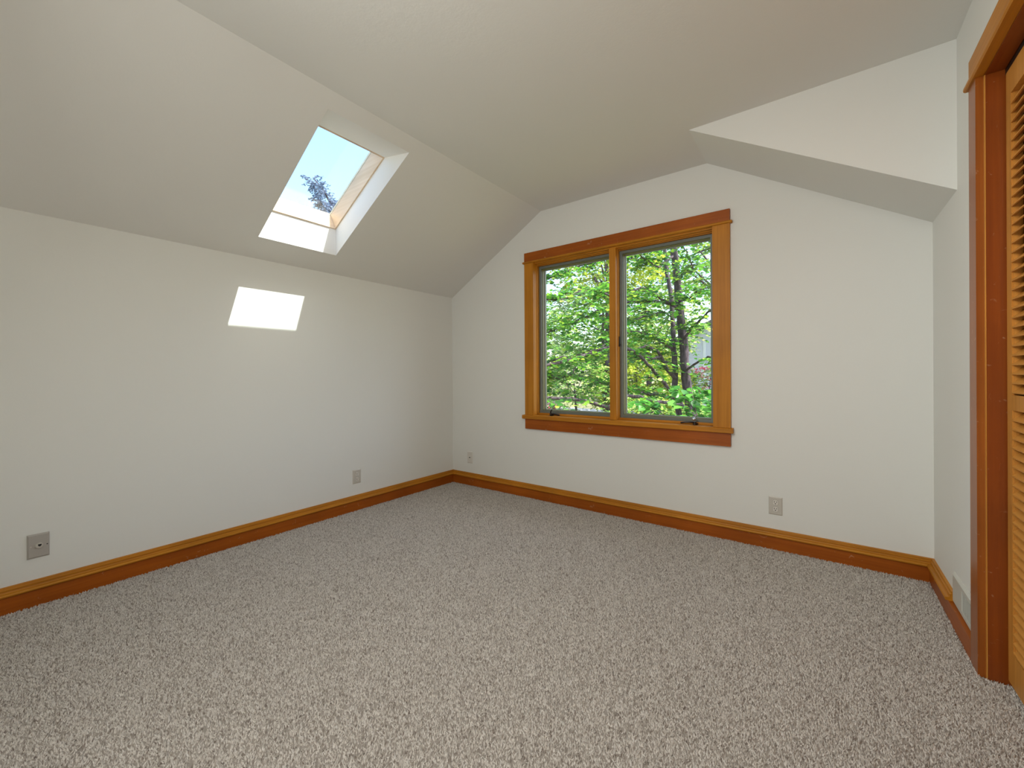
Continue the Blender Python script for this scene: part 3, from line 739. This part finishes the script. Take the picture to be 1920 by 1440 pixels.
for v in range(5):
    V, F = leaf_arrays(np.zeros((1, 3)), np.array([[0, 1.0, 0]]), np.array([[0, 0, 1.0]]), np.ones(1))
    V = V.copy(); V[:, 2] += -.15 * V[:, 1] ** 2 + np.random.default_rng(v).normal(0, .015, len(V)); V[:, 0] *= 1.05 + .05 * v
    LM.append(tri_mesh('leaf', V, F))
    c0 = [(.04, .17, .03), (.06, .22, .035), (.09, .29, .045), (.05, .19, .04), (.13, .35, .05)][v]
    mm = island_ramp('shrub_leaf', [(0, c0), (1, tuple(min(1, x * 1.3) for x in c0))], .4, .4); LM[-1].materials.append(mm)
basez = world_loc(sh)
for k in range(250):
    s_ = random.choice(stems[:1] * 4 + stems[1:2] * 2 + stems[2:3] * 4 + stems[3:] * 2); i = random.randrange(1, len(s_) - 1) if len(s_) > 2 else 0; t = random.random()
    p = Vector(s_[i]).lerp(Vector(s_[i + 1]), t)
    if p.z < .25: p.z += .35
    a = random.uniform(0, 2 * math.pi); out = Vector((math.cos(a), math.sin(a), random.uniform(-.2, .3))) * random.uniform(.01, .16)
    o = bpy.data.objects.new('leaf', LM[k % 5]); COL.objects.link(o); o.parent = sh
    o.location = p + out - basez; sz = random.uniform(.07, .115); o.scale = (sz, sz, sz)
    o.rotation_euler = (random.gauss(-.15, .35), random.gauss(0, .35), a - math.pi / 2 + random.gauss(0, .4))

# --- trees and shrubs farther off
def crown(c, r, n, size, gg, nl=14, zflat=1.0):
    out = []
    for k in range(n):
        v = gg.normal(0, 1, 3); v /= np.linalg.norm(v); v *= gg.uniform(.45, 1) ** .6
        p = np.array(c) + v * np.array(r)
        d = v * np.array([1, 1, .4]) + gg.normal(0, .35, 3); d[2] = d[2] * .5
        out.append(spray(p, d, size * gg.uniform(3, 6), nl, size, gg, .3))
    return out
def plant(name, label, cat, base, trunk_h, r, crown_c, crown_r, n, size, matl, seed, lean=(0, 0), group=None):
    gg = np.random.default_rng(seed)
    o = empty(name, base); tag(o, label, cat, group)
    b = Vector(base); top = Vector(crown_c) + Vector((0, 0, crown_r[2] * .5))
    mid = b.lerp(top, .5) + Vector((random.uniform(-.1, .1), random.uniform(-.1, .1), 0))
    link('trunk', tube_mesh('trunk', [resample([tuple(b - Vector((0, 0, .1))), tuple(mid), tuple(top)], (r, r * .25), .3, .01)], 10, .05), BARK, o, smooth=True)
    brs = []
    for k in range(9):
        p = b.lerp(top, random.uniform(.45, .95)); a = random.uniform(0, 6.28)
        q = Vector(crown_c) + Vector((math.cos(a) * crown_r[0] * .7, math.sin(a) * crown_r[1] * .7, random.uniform(-.3, .6) * crown_r[2]))
        brs.append([(*p, r * .35), (*p.lerp(q, .5), r * .22), (*q, r * .08)])
    bo = link('branches', tube_mesh('branches', brs, 6), BARK, o, smooth=True)
    foliage('leaves', crown(crown_c, crown_r, n, size, gg), matl, o, twigs=False, T=LT2, TF=LF2)
    return o
plant('yellow_shrub', 'yellow-green leafy shrub seen beneath the limbs, left of the twin trunks', 'shrub', (-4.9, 13.4, GZ_), 1, .05, (-4.9, 13.4, .9), (1.5, 1.2, 1.25), 620, .10, LEAFY, 31)
plant('green_shrub', 'mid-green bushy shrub behind the left pane, beyond the dark limbs', 'shrub', (-6.2, 11.6, GZ_), 1, .05, (-6.3, 11.7, 1.0), (1.3, 1.0, .65), 330, .09, LEAFM, 32)
plant('garden_tree', 'bright green garden tree filling the back of the left pane', 'tree', (-6.3, 14.2, GZ_), 3, .12, (-6.4, 14.2, 2.9), (2.0, 2.0, 1.7), 620, .12, LEAFM, 33)
plant('garden_tree', 'yellowish tree crown at the top of the left pane', 'tree', (-5.6, 12.6, GZ_), 3, .12, (-5.5, 12.5, 4.9), (1.5, 1.3, 1.3), 420, .12, LEAFY, 34)
plant('garden_tree', 'dark green tree behind the twin trunks in the right pane', 'tree', (-6.0, 18.2, GZ_), 4, .14, (-6.2, 18.2, 3.3), (2.0, 1.2, 1.9), 420, .16, LEAFM, 35)
plant('garden_tree', 'tall green tree crown at the top right corner of the right pane', 'tree', (-1.9, 15.6, GZ_), 5, .16, (-2.6, 15.2, 5.2), (2.4, 1.6, 1.5), 420, .15, LEAFM, 36)
plant('garden_shrub', 'low green bush at the foot of the right pane', 'shrub', (-3.0, 9.6, GZ_), 1, .05, (-2.9, 9.6, .05), (1.5, .9, .75), 520, .08, LEAFM, 37)
plant('garden_shrub', 'light yellow-green bush behind the trunks, left of the pink-flowered shrub', 'shrub', (-4.2, 15.2, GZ_), 1, .05, (-4.3, 15.2, .45), (.75, .7, .75), 260, .09, LEAFY, 38)
plant('boundary_tree', 'distant green tree at the far left beyond the driveway', 'tree', (-16.5, 24.0, GZ_), 5, .2, (-16.5, 24.0, 3.0), (3.6, 2, 3.3), 560, .22, LEAFM, 39)
plant('boundary_tree', 'distant green tree across the driveway, seen between the trees', 'tree', (-9.8, 27.0, GZ_), 5, .2, (-9.8, 27.0, 2.4), (2.8, 2, 2.6), 420, .22, LEAFM, 40)
plant('flowering_shrub', 'low shrub with pink flowers at the bottom left of the left pane', 'shrub', (-6.75, 11.0, GZ_), .3, .03, (-6.75, 11.0, -.12), (.65, .45, .36), 120, .07, LEAFM, 41)
def blossoms(parent_name, c, r, n, size, matl, seed):
    gg = np.random.default_rng(seed)
    P = []
    for k in range(n):
        v = gg.normal(0, 1, 3); v /= np.linalg.norm(v); P.append(np.array(c) + v * np.array(r) * gg.uniform(.85, 1.08))
    P = np.array(P); rep = 6
    Pb = np.repeat(P, rep, 0) + gg.normal(0, size * .3, (n * rep, 3)); D = gg.normal(0, 1, (n * rep, 3)); Nn = gg.normal(0, 1, (n * rep, 3)); S = size * gg.uniform(.7, 1.2, n * rep)
    V, F = leaf_arrays(Pb, D, Nn, S, LT2, LF2)
    par = parent_name
    o = link('blossoms', tri_mesh('blossoms', V, F), matl, par); o['kind'] = 'stuff'
    return o
fs = bpy.data.objects['flowering_shrub']
blossoms(fs, (-6.75, 11.0, -.06), (.68, .47, .38), 90, .075, PETALW, 51)
blossoms(fs, (-6.75, 10.9, .02), (.30, .30, .25), 30, .075, PETAL, 52)
f2 = plant('rhododendron', 'pink-flowered shrub in front of the pale siding', 'shrub', (-3.15, 15.6, GZ_), 1, .04, (-3.05, 15.6, .85), (.75, .45, .50), 150, .09, LEAFM, 42)
blossoms(f2, (-3.05, 15.6, .95), (.80, .5, .48), 85, .075, PETAL, 53)

# --- pale house behind
house = empty('neighbor_house', (-4.2, 21.5, GZ_)); tag(house, 'pale lilac-grey house with horizontal lap siding behind the tree', 'house')
SID = plain('siding_lilac_grey', (.56, .57, .70), .7); TRIMW = plain('house_trim', (.70, .71, .80), .6); ROOFM = plain('roof_shingle', (.16, .14, .15), .9, bump=(25, .6, .02))
hx0, hx1, hy0, hy1, hz0, hz1 = -5.35, 1.6, 20.6, 27.0, GZ_ - .05, 2.75
obj('wall', B(hx0, hx1, hy0, hy1, hz0, hz1), SID, house)
gs = bmesh.new(); n = 0; z = hz0 + .15
while z < hz1 - .12:
    prism(gs, [(hy0, z + .15), (hy0 - .006, z + .15), (hy0 - .020, z), (hy0, z)], 'x', hx0, hx1)
    z += .15
for v in gs.verts: pass
sd = obj('lap_siding', gs, SID, house); sd['kind'] = 'stuff'
obj('corner_board', B(hx0 - .03, hx0 + .09, hy0 - .035, hy0 + .06, hz0, hz1), TRIMW, house)
obj('corner_board', B(-4.33, -4.22, hy0 - .035, hy0, hz0, hz1), TRIMW, house)
rf = bmesh.new(); prism(rf, [(hx0 - .35, hz1 - .1), (-1.9, hz1 + 1.6), (hx1 + .35, hz1 - .1), (hx1 + .35, hz1 + .02), (-1.9, hz1 + 1.75), (hx0 - .35, hz1 + .02)], 'y', hy0 - .35, hy1 + .3)
obj('roof', rf, ROOFM, house)
gb = bmesh.new(); prism(gb, [(hx0, hz1 - .02), (hx1, hz1 - .02), (-1.9, hz1 + 1.58)], 'y', hy0 + .02, hy0 + .12); obj('gable', gb, SID, house)
wf_ = obj('window_frame', frame(bmesh.new(), -3.0, -2.0, .7, 2.0, .07, hy0 - .05, hy0 - .01), TRIMW, house); obj('pane', B(-2.93, -2.07, hy0 - .024, hy0 - .021, .77, 1.93), GLASS, wf_)

# --- leaning tree seen through the skylight
gg = np.random.default_rng(61)
st_ = empty('leaning_tree', (-11.6, 8.5, GZ_)); tag(st_, 'tall leaning tree seen through the skylight, haze put into its blue-grey leaf colour', 'tree')
link('trunk', tube_mesh('trunk', [resample([(-11.6, 8.5, GZ_ - .1), (-11.9, 8.3, 2.5), (-12.4, 8.1, 5.0), (-13.1, 7.65, 6.7), (-13.75, 7.22, 7.85)], (.16, .02), .25, .02)], 10, .05), BARK, st_, smooth=True)
spr = []
for k in range(330):
    t = gg.uniform(0, 1) ** .8
    c = np.array((-13.82, 7.15, 7.92)) * (1 - t) + np.array((-12.45, 8.05, 5.2)) * t
    rad = .10 + .62 * t
    v = gg.normal(0, 1, 3); v /= np.linalg.norm(v)
    spr.append(spray(c + v * rad * gg.uniform(.2, 1), v + np.array([0, 0, .2]), gg.uniform(.18, .36), 12, .085, gg, .2))
foliage('leaves', spr, LEAFB, st_, twigs=True, T=LT2, TF=LF2, rt=.006)
